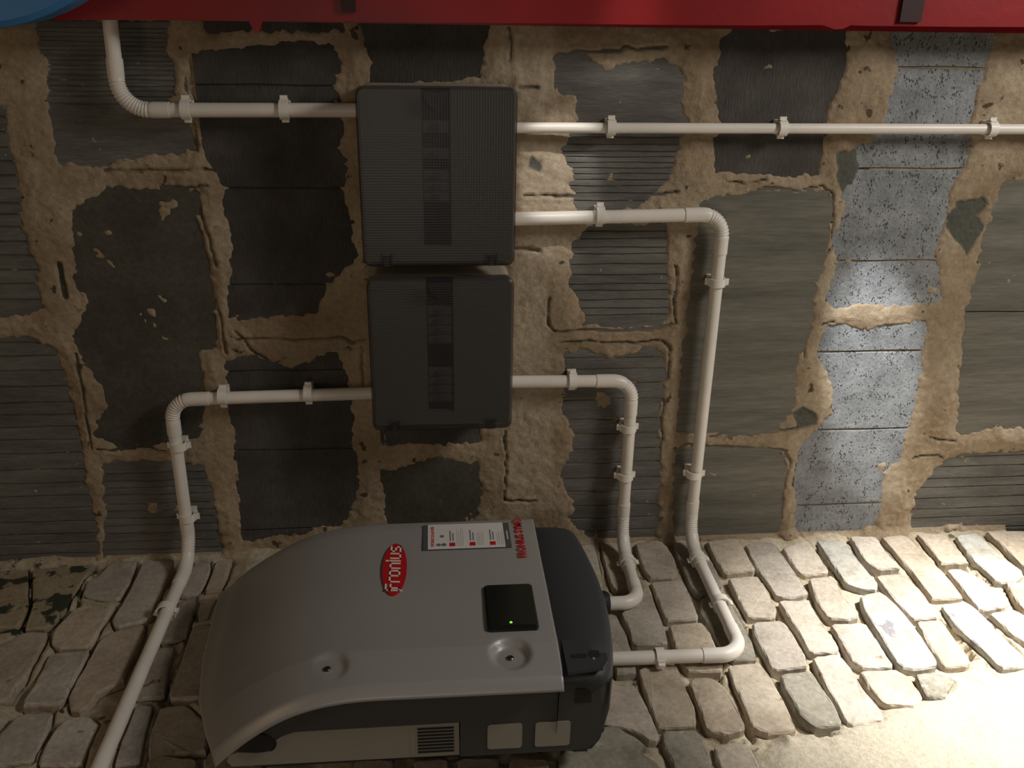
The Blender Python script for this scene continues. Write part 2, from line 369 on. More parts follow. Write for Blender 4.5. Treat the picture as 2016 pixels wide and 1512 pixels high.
CR = [crop(V(s), ox, oy, K) for ox, oy, s in [
 (1316, 0, '330,1030 420,1036 550,1020'), (1316, 0, '510,1075 640,1068 700,1080 860,1058 920,1085'), (1316, 0, '925,1100 920,1250 930,1400 865,1470'),
 (1316, 500, '240,1030 270,1025 330,1000 400,1005 470,1020 600,1000 720,985'), (1316, 500, '1080,440 1150,448 1220,418 1300,400 1380,405 1450,380'),
 (1316, 500, '660,1120 690,1180 660,1260 650,1400 640,1500'), (1316, 500, '1390,1150 1480,1130 1550,1150'), (1316, 500, '1480,1040 1530,1048 1620,1052'),
 (1316, 500, '40,1120 100,1080 250,1090 400,1095 560,1105 670,1110'), (1316, 500, '870,400 940,380'), (1316, 500, '755,540 775,580'),
 (650, 500, '1270,430 1430,425 1640,430 1820,430 1950,395'), (650, 500, '1300,500 1500,490 1640,500 1800,495 1890,490 1925,540 1910,700'),
 (650, 500, '1890,830 1880,900 1880,1020 1865,1150 1850,1200'), (650, 500, '990,1000 995,1200 990,1390 1100,1398 1170,1400'), (650, 500, '1240,240 1240,400 1270,430'),
 (650, 500, '1960,60 1950,300 1960,400'), (650, 500, '0,480 60,470 130,500 210,480'), (650, 500, '180,520 185,740'), (650, 500, '290,1000 300,1070'),
 (0, 500, '1340,480 1500,475 1700,480 1930,470 2016,490'), (0, 500, '1340,430 1450,560 1510,600'), (0, 500, '560,1105 720,1105 840,1090 940,1115'), (0, 500, '340,50 355,200 372,245'),
 (0, 500, '430,560 500,950 530,1100'), (0, 500, '1230,260 1260,420 1290,560'), (0, 0, '600,970 760,960 900,968 1100,955 1200,962'), (0, 0, '1100,1080 1160,1250 1200,1400 1220,1512'),
 (0, 0, '1060,640 1110,700 1120,860 1080,850'), (0, 0, '910,1065 1050,1070 1180,1050'), (650, 0, '1290,310 1400,290 1640,290 1660,270 1900,275'), (650, 0, '1285,320 1280,420 1280,500'),
 (650, 0, '1020,150 1028,250 1022,340'), (650, 0, '1070,495 1180,492'), (650, 0, '1100,1108 1500,1106 1880,1108 1970,1080'), (0, 987, '590,230 600,310 560,350')]]
CRFAT = [crop(V('1055,1410 1120,1408 1180,1418'), 650, 0, K), crop(V('340,60 372,245'), 0, 500, K)[:1] + crop(V('372,240'), 0, 500, K)]

def bpoly(p): return [tuple(on_block(a, b)[[0, 2]]) for a, b in p]
EXPW = [bpoly(e[0]) for e in EXP]

def grid_mesh(name, X, Y, fn):
    """regular grid (2-D arrays) -> mesh through fn -> (n,3)"""
    ny, nx = X.shape
    co = fn().astype(np.float32)
    idx = np.arange(nx * ny).reshape(ny, nx)
    f = np.stack([idx[:-1, :-1], idx[:-1, 1:], idx[1:, 1:], idx[1:, :-1]], -1).reshape(-1, 4)
    me = bpy.data.meshes.new(name)
    me.vertices.add(nx * ny); me.vertices.foreach_set('co', co.ravel())
    me.loops.add(f.size); me.loops.foreach_set('vertex_index', f.ravel().astype(np.int32))
    me.polygons.add(len(f)); me.polygons.foreach_set('loop_start', (np.arange(len(f)) * 4).astype(np.int32))
    me.polygons.foreach_set('loop_total', np.full(len(f), 4, np.int32))
    me.polygons.foreach_set('use_smooth', np.ones(len(f), bool))
    me.update(calc_edges=True)
    return me
def attr(me, name, val):
    a = me.attributes.new(name, 'FLOAT', 'POINT'); a.data.foreach_set('value', val.astype(np.float32).ravel())

st = .0033
xs = np.arange(0, 1.62, st); zs = np.arange(-1.25, 0.88, st)
X, Z = np.meshgrid(xs, zs)
Xw = X + .004 * vnoise(X, Z, .012, 5); Zw = Z + .004 * vnoise(X, Z, .012, 6)
E = np.full(X.shape, -.05)
for p in EXPW: E = np.maximum(E, sdist(Xw, Zw, p))
m = -E + .0075 * fbm(X, Z, .036, 11, 5, .7) + .0028 * vnoise(X, Z, .007, 19)
relief = .0050 * fbm(X, Z, .13, 21, 3) + .0020 * fbm(X, Z, .028, 31, 3) + .0009 * vnoise(X, Z, .008, 41)
m = np.maximum(m, .030 * (fbm(X, Z, .05, 17, 4, .6) - .50))       # crumbs of mortar left on the faces
thin = sm(.0, .030, m)
cover = sm(-.003, .006, m)
H = -.004 + cover * (.0055 + relief * (.35 + .65 * thin) + .004 * thin)
crk = np.zeros(X.shape)
for p in CR:
    q = np.array(bpoly(p)); d, _ = seg_dist(X + .003 * vnoise(X, Z, .018, 51), Z + .003 * vnoise(X, Z, .018, 52), q, False, .03)
    crk = np.maximum(crk, sm(.0030, .0012, d + .0009 * vnoise(X, Z, .02, 53)))
    H = H - .0065 * sm(.0030, .0006, d + .0009 * vnoise(X, Z, .02, 53)) + .0006 * sm(.012, .004, d)
for p in CRFAT:
    q = np.array(bpoly(p)); d, _ = seg_dist(X, Z, q, False, .03); H = H - .010 * sm(.006, .002, d)
H = H + .012 * sm(.03, 0, X)          # fillet into the corner
pale = np.zeros(X.shape); cem = np.zeros(X.shape); gr = np.zeros(X.shape)
for p in PATCH_PALE: pale = np.maximum(pale, sm(-.008, .010, sdist(Xw, Zw, bpoly(p)) + .006 * fbm(X, Z, .03, 61)))
for p in PATCH_CEM: cem = np.maximum(cem, sm(-.002, .002, sdist(Xw, Zw, bpoly(p)) + .003 * fbm(X, Z, .02, 71)))
for p in PATCH_GRIME: gr = np.maximum(gr, sm(-.02, .01, sdist(Xw, Zw, bpoly(p)) + .03 * fbm(X, Z, .03, 81)))
H = H * (1 - .6 * cem * (H > 0))
wb = link('wall_back', grid_mesh('wall_back', X, Z, lambda: np.stack([X, -H, Z], -1).reshape(-1, 3)), M_mortar, kind='structure')
attr(wb.data, 'pale', pale * .55); attr(wb.data, 'cement', cem); attr(wb.data, 'grime_dark', np.maximum(gr * .8, crk * .55))  # grime patches, plus a darker tone along the crack lines
obj('wall_core', box(-.30, 1.62, .12, .16, -1.25, .88), M_under, wb)

# blocks: each a body of its own in the wall, grooves cut in the face
rects = []
for w in EXPW:
    w = np.array(w); rects.append([w[:, 0].min() - .012, w[:, 0].max() + .012, w[:, 1].min() - .012, w[:, 1].max() + .012])
for i in range(len(rects)):
    for j in range(i):
        a, b = rects[i], rects[j]
        ox = min(a[1], b[1]) - max(a[0], b[0]); oz = min(a[3], b[3]) - max(a[2], b[2])
        if ox > -.002 and oz > -.002:
            if ox < oz:
                lo, hi = (a, b) if a[0] < b[0] else (b, a); mid = (lo[1] + hi[0]) / 2; lo[1] = mid - .0015; hi[0] = mid + .0015
            else:
                lo, hi = (a, b) if a[2] < b[2] else (b, a); mid = (lo[3] + hi[2]) / 2; lo[3] = mid - .0015; hi[2] = mid + .0015
for (poly, m_, rows, gw), (x0, x1, z0, z1) in zip(EXP, rects):
    x0 = max(x0, .003)
    cx = sum(p[0] for p in poly) / len(poly)
    off = random.uniform(-.001, .001)
    prof = [(x0, .11), (x0, off + .003), (x0 + .003, off)]
    cuts = sorted(on_block(cx, y)[0] for y in rows)
    last = x0 + .004
    for g in cuts:
        if g - gw > last and g + gw < x1 - .005:
            prof += [(g - gw, off), (g - gw * .45, off + gw * 1.6), (g + gw * .45, off + gw * 1.6), (g + gw, off)]; last = g + gw
    prof += [(x1 - .003, off), (x1, off + .003), (x1, .11)]
    bm = bmesh.new(); n = 14
    rings = []
    for k in range(n + 1):
        z = z0 + (z1 - z0) * k / n
        wob = [math.sin(z * 37 + i * .7) * .0006 for i in range(len(prof))]
        rings.append([bm.verts.new((px_ + (wob[i] if 2 < i < len(prof) - 3 else 0), py_, z)) for i, (px_, py_) in enumerate(prof)])
    for a, b2 in zip(rings, rings[1:]):
        for i in range(len(prof) - 1): bm.faces.new((a[i], a[i + 1], b2[i + 1], b2[i]))
    bm.faces.new(rings[0]); bm.faces.new(rings[-1][::-1])
    for a, b2 in zip(rings, rings[1:]): bm.faces.new((a[-1], a[0], b2[0], b2[-1]))
    obj('concrete_block', bm, m_, wb)

# ---------------------------------------------------------------- wall of bricks
BR = []   # (polygon in picture points, material)
def addb(s, o, sc_, m_=None): BR.append((crop(V(s), o[0], o[1], sc_), m_ or M_brick))
oB = (1140, 1030); oD = (1140, 1182); oR = (1316, 987); oA = (0, 1080); oL = (0, 987)
for s in ['195,210 330,190 450,260 545,560 540,640 330,640 285,590 215,360', '-40,200 130,200 185,420 215,600 60,600 0,400', '500,215 720,185 790,240 860,360 895,500 860,535 640,530 570,440 530,310',
          '370,850 560,680 620,660 720,860 770,1000 800,1140 480,1140 430,980',
          '640,560 920,540 990,660 1080,900 780,910 700,720', '800,950 1100,925 1180,1020 1290,1280 1300,1365 980,1375 900,1280 830,1050',
          '200,870 320,860 430,1060 520,1390 330,1400 260,1100']: addb(s, oB, Q)
addb('850,200 1090,200 1220,420 1290,590 1160,670 1060,670 1000,600 930,440 870,300', oB, Q, M_brickgrey)
addb('1100,700 1310,640 1440,880 1560,1100 1600,1250 1380,1270 1250,1130 1150,950 1085,830', oB, Q, M_brickgrey)
addb('1145,190 1430,165 1510,310 1590,460 1310,490 1230,370', oB, Q)
addb('1340,530 1600,510 1690,660 1780,820 1760,900 1520,900 1420,720', oB, Q)
for s in ['430,255 590,240 650,320 795,545 680,565 615,560 500,400', '640,280 790,235 830,290 910,410 890,425 760,435 720,410', '1200,215 1340,205 1430,290 1560,420 1670,560 1500,575 1360,400',
          '1400,205 1550,205 1640,300 1700,370 1540,380 1470,290', '1790,190 2016,190 2100,290 2150,400 2030,420 1900,290',
          '620,580 790,585 830,650 930,800 960,880 800,890 740,780 680,690', '790,460 920,450 990,560 1080,680 1020,700 900,690 830,590', '910,715 1110,705 1170,790 1280,960 1100,970 1040,930 970,810',
          '1165,440 1330,430 1440,540 1530,680 1380,690 1280,590', '1400,700 1540,690 1620,800 1700,900 1710,950 1560,965 1470,850',
          '1570,400 1650,395 1780,460 1920,590 1900,615 1760,640 1660,510', '1810,650 1960,625 2100,720 2200,860 2080,870 1950,780', '1900,480 2016,480 2150,580 2150,640 2016,650 1960,590',
          '470,710 640,700 690,760 770,900 785,965 590,990 530,880 480,790', '810,900 960,880 1030,960 1100,1080 1200,1200 1220,1260 1020,1300 960,1190 880,1050',
          '1075,990 1280,975 1360,1020 1440,1140 1400,1190 1220,1180 1130,1090', '1020,220 1170,225 1230,310 1310,405 1180,415 1110,370',
          '2040,190 2250,190 2330,400 2180,400 2100,270', '2170,420 2350,420 2450,600 2200,600']: addb(s, oR, K)
for s in ['835,235 1000,250 1070,350 1190,500 1170,530 1080,520 1000,490 900,340', '1080,560 1190,535 1240,570 1320,650 1400,750 1530,960 1400,990 1300,970 1180,770 1100,640',
          '1620,210 1740,195 1850,300 2016,430 1960,480 1860,480 1700,330', '1540,600 1680,575 1760,640 1930,820 2016,900 2016,960 1880,965 1760,850 1600,700']: addb(s, oR, K, M_brickwhite)
for s in ['1390,1010 1500,995 1620,1030 1560,1150 1450,1140', '630,1010 800,990 850,1060 940,1190 985,1300 820,1315 740,1250 690,1150 640,1080']: addb(s, oR, K, M_brickgrey)
for s in ['150,800 500,795 560,900 650,1080 730,1290 640,1310 450,1200 200,1160', '530,640 870,610 950,800 1040,1000 1060,1180 720,1190 640,1010 560,790', '980,780 1030,740 1180,740 1290,810 1400,960 1500,1200 1300,1260 1150,1220 1050,960',
          '1340,620 1620,590 1720,720 1840,920 1960,1200 1700,1240 1560,1180 1480,980 1380,780', '1210,1330 1450,1290 1560,1370 1640,1560 1300,1600 1230,1450',
          '-620,1475 -260,1478 -350,1900 -720,1900', '-1480,1490 -1180,1475 -1170,1900 -1530,1900', '-1090,1462 -710,1455 -790,1900 -1110,1900', '-2010,1470 -1660,1475 -1740,1900 -2130,1900']: addb(s, oD, Q)
addb('740,1215 1050,1205 1120,1300 1200,1500 1180,1560 860,1560 760,1370', oD, Q, M_brickgrey)
addb('100,1180 340,1175 620,1345 520,1400 700,1500 760,1600 -200,1620 -180,1440', oD, Q, M_brickgrey)
for s in ['890,270 1000,170 1240,140 1180,330 1130,400 1080,490 930,500 740,460 790,330', '1300,150 1590,140 1530,280 1460,460 1400,540 1370,680 1320,700 1040,760 1020,680 1100,560 1180,400 1240,290',
          '730,560 1060,530 990,640 870,840 820,930 520,950 470,900 480,800 620,640', '470,990 820,960 760,1080 650,1290 570,1440 200,1460 310,1280 390,1130',
          '1010,790 1290,740 1330,720 1250,940 1150,1110 1120,1240 1000,1290 870,1350 760,1500 640,1500 620,1380 700,1220 830,1000 900,870',
          '250,790 440,800 410,900 250,1200 150,1290 100,1400 -300,1500 -250,1250 0,900', '1780,130 1900,140 1900,250 1840,380 1790,450 1640,465 1600,420 1700,250',
          '1640,490 1780,480 1760,560 1680,860 1450,880 1530,640', '1440,920 1590,910 1530,1080 1480,1380 1230,1400 1320,1180', '1810,490 1960,480 1880,680 1790,700 1790,600',
          '1740,760 1880,730 1950,740 1930,1100 1850,1400 1520,1400 1620,1120', '1960,150 2100,120 2000,440 1850,450 1900,300',
          ]: addb(s, oA, Q)
for s in ['300,220 860,170 780,290 670,450 540,640 440,760 230,770 300,560', '-200,250 260,220 260,560 180,740 -100,760 -300,700']: addb(s, oA, Q, M_mossy)
for s in ['120,1225 310,1215 270,1330 190,1500 -50,1530 0,1340', '320,1320 380,1260 500,1240 570,1290 520,1390 470,1530 220,1530 260,1410', '780,1170 870,1175 840,1280 790,1500 650,1530 690,1380',
          '910,1190 1060,1170 1200,1300 1170,1440 840,1480 850,1350', '-450,1340 -60,1320 -160,1600 -600,1600', '840,1500 920,1470 1130,1490 1120,1700 820,1700', '1160,1480 1500,1480 1490,1700 1150,1700']: addb(s, oL, K)

def kpoly(p): return [tuple(on_brick(a, b, .004)[[1, 2]]) for a, b in p]
BRW = [kpoly(b[0]) for b in BR]
def clean(P, r=.004, n=22):
    """closed polygon -> rounded, resampled outline"""
    P = [Vector(p) for p in P]; out = []; k = len(P)
    for i in range(k):
        a, b, c = P[i - 1], P[i], P[(i + 1) % k]
        d1 = min(r, (a - b).length * .4); d2 = min(r, (c - b).length * .4)
        p1 = b + (a - b).normalized() * d1; p2 = b + (c - b).normalized() * d2
        for t in (0, .5, 1): out.append(p1 * (1 - t) ** 2 + b * 2 * t * (1 - t) + p2 * t * t)
    L = [0]
    for i in range(len(out)): L.append(L[-1] + (out[(i + 1) % len(out)] - out[i]).length)
    res = []
    for j in range(n):
        s = L[-1] * j / n
        i = max(q for q in range(len(out)) if L[q] <= s)
        t = (s - L[i]) / max(L[i + 1] - L[i], 1e-9)
        res.append(out[i].lerp(out[(i + 1) % len(out)], t))
    return res

sb_ = .004
ys = np.arange(-1.12, .03, sb_); zz = np.arange(-1.25, .90, sb_)
Y2, Z2 = np.meshgrid(ys, zz)
EB = np.full(Y2.shape, -.05)
for p in BRW: EB = np.maximum(EB, sdist(Y2, Z2, p))
gap = -EB                                          # distance out of the nearest brick
W = (.0055 + .0075 * sm(-.1, .3, Z2)) * sm(.0005, .0045, gap) * (.75 + .9 * vnoise(Y2, Z2, .05, 91)) + .0032 * fbm(Y2, Z2, .03, 92) + .0012 * vnoise(Y2, Z2, .009, 93) - .0025
DEEP = [crop(V(q), ox, oy, Q) for ox, oy, q in [
 (1140, 1182, '980,690 1280,670 1290,780 1180,740 1000,730'), (1140, 1182, '300,760 340,730 500,730 500,790 340,790'), (1140, 1030, '1590,450 1640,560 1800,830 1860,890 1780,850 1690,700 1600,540'),
 (1576, 1030, '120,230 160,230 300,480 240,440 180,360'), (1576, 1030, '655,150 690,150 850,330 780,320 700,240'), (1576, 1030, '930,440 1180,710 1130,710 1000,560'),
 (1576, 1030, '1240,830 1400,980 1620,1220 1520,1230 1440,1120 1290,930'), (1576, 1030, '1660,850 1830,1000 2016,1200 1960,1220 1740,990'), (1576, 1030, '650,1040 760,1150 930,1340 850,1340 720,1160'),
 (1576, 1030, '340,1090 400,1130 460,1310 390,1240'), (1576, 1030, '640,470 740,445 890,445 890,480 660,490'), (1576, 1030, '1250,400 1490,390 1500,450 1400,430 1270,435'),
 (1576, 1030, '1630,775 1840,775 1720,835 1640,830'), (1576, 1030, '480,290 610,470 570,450 510,350'), (1576, 1030, '1490,320 1620,470 1780,580 1700,560 1560,430'),
 (0, 1080, '740,430 720,560 560,690 640,560'), (0, 1080, '500,930 850,935 840,965 500,970'), (0, 1080, '200,1450 560,1455 560,1490 200,1495'), (0, 1080, '1770,540 1770,640 1670,880 1650,880 1720,680'),
 (0, 1080, '1620,930 1600,1060 1490,1380 1450,1390 1540,1080'), (0, 1080, '1010,380 1150,345 1100,400 1000,405'),
 (1400, 1182, '20,1285 310,1238 315,1270 20,1325'), (1400, 1182, '250,1000 290,1020 410,1250 370,1275 300,1150'), (1400, 1182, '560,765 640,840 695,925 600,860'),
 (1400, 1182, '1150,395 1190,420 1265,615 1220,600 1180,520'), (1400, 1182, '540,645 600,670 875,655 875,680 590,705'), (1400, 1182, '885,560 910,570 1000,765 930,710'), (1400, 1182, '940,1195 1060,1190 1180,1215 1060,1245 970,1240')]]
deep = np.zeros(Y2.shape)
for p in DEEP: deep = np.maximum(deep, sm(-.002, .002, sdist(Y2, Z2, kpoly(p)) + .002 * vnoise(Y2, Z2, .01, 98)))
SMEAR = kpoly(crop(V('560,1560 620,1500 700,1390 780,1370 900,1385 1000,1330 1230,1260 1330,1230 1450,1180 1620,1050 1740,1020 1870,1020 2016,985 2400,900 2600,1900 560,1900'), 1316, 987, K))
sd_ = sdist(Y2, Z2, SMEAR, .2) + .028 * fbm(Y2, Z2, .07, 94, 5, .6)
sx = sm(-.035, .03, sd_)
W = W * (1 - sx) + sx * (.0150 + .0045 * fbm(Y2, Z2, .10, 95))
sx = sm(-.04, .01, sd_)
W = W - .016 * deep
DAB = [(1548, 1463, .012), (1548, 1463, .008), (1325, 1452, .010), (1403, 1450, .009)]
for a, b, r in DAB:
    q = kpoly([(a, b)])[0]; W = W + .006 * np.exp(-((Y2 - q[0]) ** 2 + (Z2 - q[1]) ** 2) / (r * r))
W = W + .010 * sm(-.028, .0, Y2)
GR = kpoly(V('-60,1080 180,1110 190,1150 140,1200 70,1250 -60,1270'))
g2 = sm(-.02, .01, sdist(Y2, Z2, GR) + .03 * fbm(Y2, Z2, .03, 96))
g3 = sm(.0, .15, fbm(Y2, Z2, .025, 97))
wl = link('wall_left', grid_mesh('wall_left', Y2, Z2, lambda: np.stack([W, Y2, Z2], -1).reshape(-1, 3)), M_brickmortar, kind='structure')
attr(wl.data, 'render', sx); attr(wl.data, 'grime_dark', g2 * g3)
obj('wall_core', box(-.16, -.11, -1.12, .12, -1.25, .90), M_under, wl)

for (p, m_), w in zip(BR, BRW):
    pts = clean(w, .0045, 34)
    cyx = sum(q[0] for q in pts) / len(pts); czx = sum(q[1] for q in pts) / len(pts)
    h = random.uniform(.011, .017); ty = random.uniform(-.012, .012); tz = random.uniform(-.02, .02)
    bm = bmesh.new(); rings = []
    for sc2, hh in ((0, -.09), (0, h - .0045), (.0018, h - .0012), (.0045, h)):
        ring = []
        for q in pts:
            dv = Vector((q[0] - cyx, q[1] - czx)); L_ = dv.length
            j = random.uniform(-.0008, .0008)
            dv = dv * (1 - (sc2 + j) / max(L_, .01))
            ring.append(bm.verts.new((hh + ty * dv.x + tz * dv.y + (random.uniform(-.0006, .0006) if hh > 0 else 0), cyx + dv.x, czx + dv.y)))
        rings.append(ring)
    for a, b2 in zip(rings, rings[1:]):
        for i in range(len(a)): bm.faces.new((a[i], a[(i + 1) % len(a)], b2[(i + 1) % len(a)], b2[i]))
    bm.faces.new(rings[-1]); bm.faces.new(rings[0][::-1])
    o = obj('brick', bm, m_, wl)

# ---------------------------------------------------------------- distribution boxes
def dist_box(px, label, mods):
    (a, b, c, d) = px; yf = -.102
    P = [on_block(*q, yf) for q in px]
    x1 = (P[0][0] + P[1][0]) / 2; x0 = (P[2][0] + P[3][0]) / 2
    z1 = (P[0][2] + P[2][2]) / 2; z0 = (P[1][2] + P[3][2]) / 2
    t = empty('distribution_box', label, 'electrical box')
    f3 = lambda u, v, d: (u, d, v)
    bm = bmesh.new(); prism(bm, rrect(x0 + .004, x1 - .002, z0 + .004, z1 - .004, .016), f3, -.010, -.070)
    obj('enclosure', bm, M_box, t)
    bm = bmesh.new(); prism(bm, rrect(x0 + .001, x1 - .001, z0 + .001, z1 - .001, .015), f3, -.0705, -.078)
    obj('door_frame', bm, M_box, t)
    # inner plate with the device slot (slot runs the way the devices stand side by side)
    zc = (z0 + z1) / 2 + .002; sh = .0235; sx0 = x0 + .032; sx1 = x1 - .004
    bm = bmesh.new()
    for (u0, u1, v0, v1) in ((x0 + .006, x1 - .006, z0 + .006, zc - sh), (x0 + .006, x1 - .006, zc + sh, z1 - .006), (x0 + .006, sx0, zc - sh, zc + sh)):
        bx(bm, u0, u1, -.089, -.0785, v0, v1)
    obj('cover_plate', bm, M_inner, t)
    obj('slot_shade_plate', box(sx0 + .0005, sx1, -.0784, -.0781, zc - sh, zc + sh), M_rubber, t)  # dark plate standing in for the shade inside the open slot
    W_ = sx1 - sx0
    for (u0, u1) in mods:
        n = max(1, round((u1 - u0) * W_ / .0175))
        for i in range(n):
            q1 = sx1 - (u0 + (u1 - u0) * i / n) * W_; q0 = sx1 - (u0 + (u1 - u0) * (i + 1) / n) * W_
            bm = box(q0 + .0006, q1 - .0006, -.0865, -.0786, zc - sh + .001, zc + sh - .001, bev=.0012, seg=1)
            o = obj('circuit_breaker', bm, M_breaker, t)
            bm = box((q0 + q1) / 2 - .004, (q0 + q1) / 2 + .004, -.0925, -.0867, zc - .007, zc + .007, bev=.001, seg=1)
            obj('toggle', bm, M_ink, o)
    # smoked door: front sheet with turned edge, finger grip, two hinges
    bm = bmesh.new()
    fr = rrect(x0, x1, z0, z1, .014); inn = rrect(x0 + .0035, x1 - .0035, z0 + .0035, z1 - .0035, .011)
    lv = [[bm.verts.new((u, -.079, v)) for u, v in fr], [bm.verts.new((u, -.0995, v)) for u, v in fr], [bm.verts.new((u, yf - .001, v)) for u, v in inn]]
    for a2, b2 in zip(lv, lv[1:]):
        for i in range(len(fr)): bm.faces.new((a2[i], a2[(i + 1) % len(fr)], b2[(i + 1) % len(fr)], b2[i]))
    bm.faces.new(lv[-1])
    door = obj('door', bm, M_smoke, t); door['label'] = 'smoked translucent door'
    bm = bmesh.new(); n = 14
    pts = [(x1 - .020 - .014 * math.sin(PI * i / n), zc - .017 + .034 * i / n) for i in range(n + 1)] + [(x1 - .006, zc + .021), (x1 - .006, zc - .021)]
    prism(bm, pts, f3, yf - .0012, yf - .0040); obj('finger_grip', bm, M_smoke, door)
    for zz_ in (z0 + .040, z1 - .040):
        for dz in (-.0085, .0085):
            obj('hinge_rib', box(x0 + .002, x0 + .022, yf - .0035, yf - .0012, zz_ + dz - .0009, zz_ + dz + .0009), M_rubber, door)
        obj('hinge', box(x0 + .001, x0 + .019, yf - .0025, yf - .0012, zz_ - .006, zz_ + .006, bev=.0008, seg=1), M_smoke, door)
    settle(t, (( x0 + x1) / 2, 0, z0))
    return x0, x1, z0, z1

bx1 = dist_box(((697, 171), (1020, 172), (716, 525), (1013, 524)), 'larger distribution box nearest the red board, smoked door closed, grey breakers behind it', [(.19, .27), (.36, .43), (.50, .71)])
bx2 = dist_box(((720, 548), (1012, 550), (735, 847), (1008, 846)), 'smaller distribution box directly above the inverter side of the wall, smoked door closed', [(.20, .48), (.66, .93)])

# ---------------------------------------------------------------- conduits
RP = .0119
def fillet(P, rads):
    """polyline corners -> list of ('s', [a,b]) and ('c', arc points)"""
    P = [Vector(p) for p in P]; out = []; cur = P[0]
    for i in range(1, len(P) - 1):
        a = (P[i - 1] - P[i]).normalized(); b = (P[i + 1] - P[i]).normalized(); r = rads[i - 1]
        th = a.angle(b); L_ = r / math.tan(th / 2)
        p1 = P[i] + a * L_; p2 = P[i] + b * L_; c = P[i] + (a + b).normalized() * (r / math.sin(th / 2))
        out.append(('s', [cur, p1])); n = 26; arc = []
        v1 = p1 - c; v2 = p2 - c; ang = v1.angle(v2)
        for k in range(n + 1):
            t = k / n; arc.append(c + (v1 * math.sin((1 - t) * ang) + v2 * math.sin(t * ang)) / math.sin(ang))
        out.append(('c', arc, a, b)); cur = p2
    out.append(('s', [cur, P[-1]])); return out

def conduit(label, P, rads, r=RP, ribs=(), sleeve=.032, group=None):
    t = empty('conduit', label, 'conduit', group=group)
    segs = fillet(P, rads)
    for i, s in enumerate(segs):
        if s[0] == 's':
            a, b = s[1]; d = (b - a).normalized()
            if i > 0: a = a + d * (sleeve * .8)
            if i < len(segs) - 1: b = b - d * (sleeve * .8)
            if (b - a).length > .004 and d.dot(b - a) > 0:
                obj('pipe', sweep(bmesh.new(), [a, (a + b) / 2, b], r), M_pvc, t, smooth=True)
        else:
            _, arc, da, db = s; j = (i - 1) // 2
            L1 = sum((q - p).length for p, q in zip(arc, arc[1:]))
            rib = ribs[j] if j < len(ribs) else (0, 1)
            nn = max(60, int(L1 / .0009)); pts = []; rr = []
            for k in range(6): pts.append(arc[0] + da * sleeve * (1 - k / 6)); rr.append(r + .0013)
            for k in range(nn + 1):
                u = k / nn; f = u * (len(arc) - 1); q = min(int(f), len(arc) - 2); pts.append(arc[q].lerp(arc[q + 1], f - q))
                w = 1.0 if rib[0] <= u <= rib[1] else 0
                rr.append(r + .0013 + w * (.00085 * (math.sin(2 * PI * u * L1 / .0052)) - .0006))
            for k in range(1, 7): pts.append(arc[-1] + db * sleeve * k / 6); rr.append(r + .0013)
            bm = sweep(bmesh.new(), pts, rr, seg=22)
            obj('elbow', bm, M_pvc, t, smooth=True)
    settle(t, P[0])
    return t

yB = -.030; xK = .030
W1 = lambda px, py: on_block(px, py, yB); W2 = lambda px, py: on_brick(px, py, xK)
def P3(x, y, z): return (float(x), float(y), float(z))
a = W1(222, 60); b = W1(229, 170); c = W1(300, 217); d = W1(690, 217)
zc1 = b[2]
conduit('conduit with ribbed elbow, coming from behind the red board into the larger box',
        [P3(1.16, yB, a[2] - .003), P3(c[0], yB, zc1), P3(d[0], yB, bx1[3] - .002)], [.045], r=.0117, ribs=[(.0, 1)])
a = W1(1040, 252); b = W1(1980, 254)
conduit('thin straight conduit running from the larger box past the lit blocks, nearest the red board', [P3(a[0], yB + .003, bx1[2] + .002), P3(b[0], yB + .003, -1.24)], [], r=.0088)
a = W1(1040, 431); b = W1(1340, 422); c = W1(1421, 452); d = W1(1362, 1000)
e = W2(1400, 1150); f = W2(1433, 1291); g = W2(1250, 1294)
z3 = (c[2] + d[2]) / 2
conduit('longest conduit, from the larger box over blocks and bricks to the inverter',
        [P3(a[0], yB, bx1[2] + .002), P3(b[0], yB, z3), P3(xK, yB, (d[2] + e[2]) / 2), P3(xK, f[1] + .002, z3 - .001), P3(xK, g[1], -.236)], [.040, .062, .040], ribs=[(.2, 1), (0, .45), (.0, .0)])
a = W1(1040, 751); b = W1(1160, 751); c = W1(1240, 800); d = W1(1228, 1000); e = W2(1243, 1130)
z4 = (c[2] + d[2]) / 2; g = W2(1225, 1187)
conduit('shorter conduit from the smaller box into the black gland of the inverter',
        [P3(a[0], yB, bx2[2] + .002), P3(b[0], yB, z4), P3(xK, yB, z4 - .002), P3(xK, g[1], e[2] + .004), P3(xK, g[1], -.317)], [.040, .062, .034], ribs=[(.35, 1), (0, .45), (.0, .0)])
a = W1(727, 774); b = W1(400, 786); c = W1(343, 840); d = W1(366, 1000); e = W2(330, 1190); g = W2(205, 1485)
z5 = (c[2] + d[2]) / 2
conduit('conduit from the top of the smaller box, slanting over the dim bricks past the inverter',
        [P3(a[0], yB, bx2[3] - .002), P3(b[0], yB, z5), P3(xK, yB, z5 + .004), P3(xK, -.78, g[2])], [.040, .062], ribs=[(.2, 1), (.1, .5)])

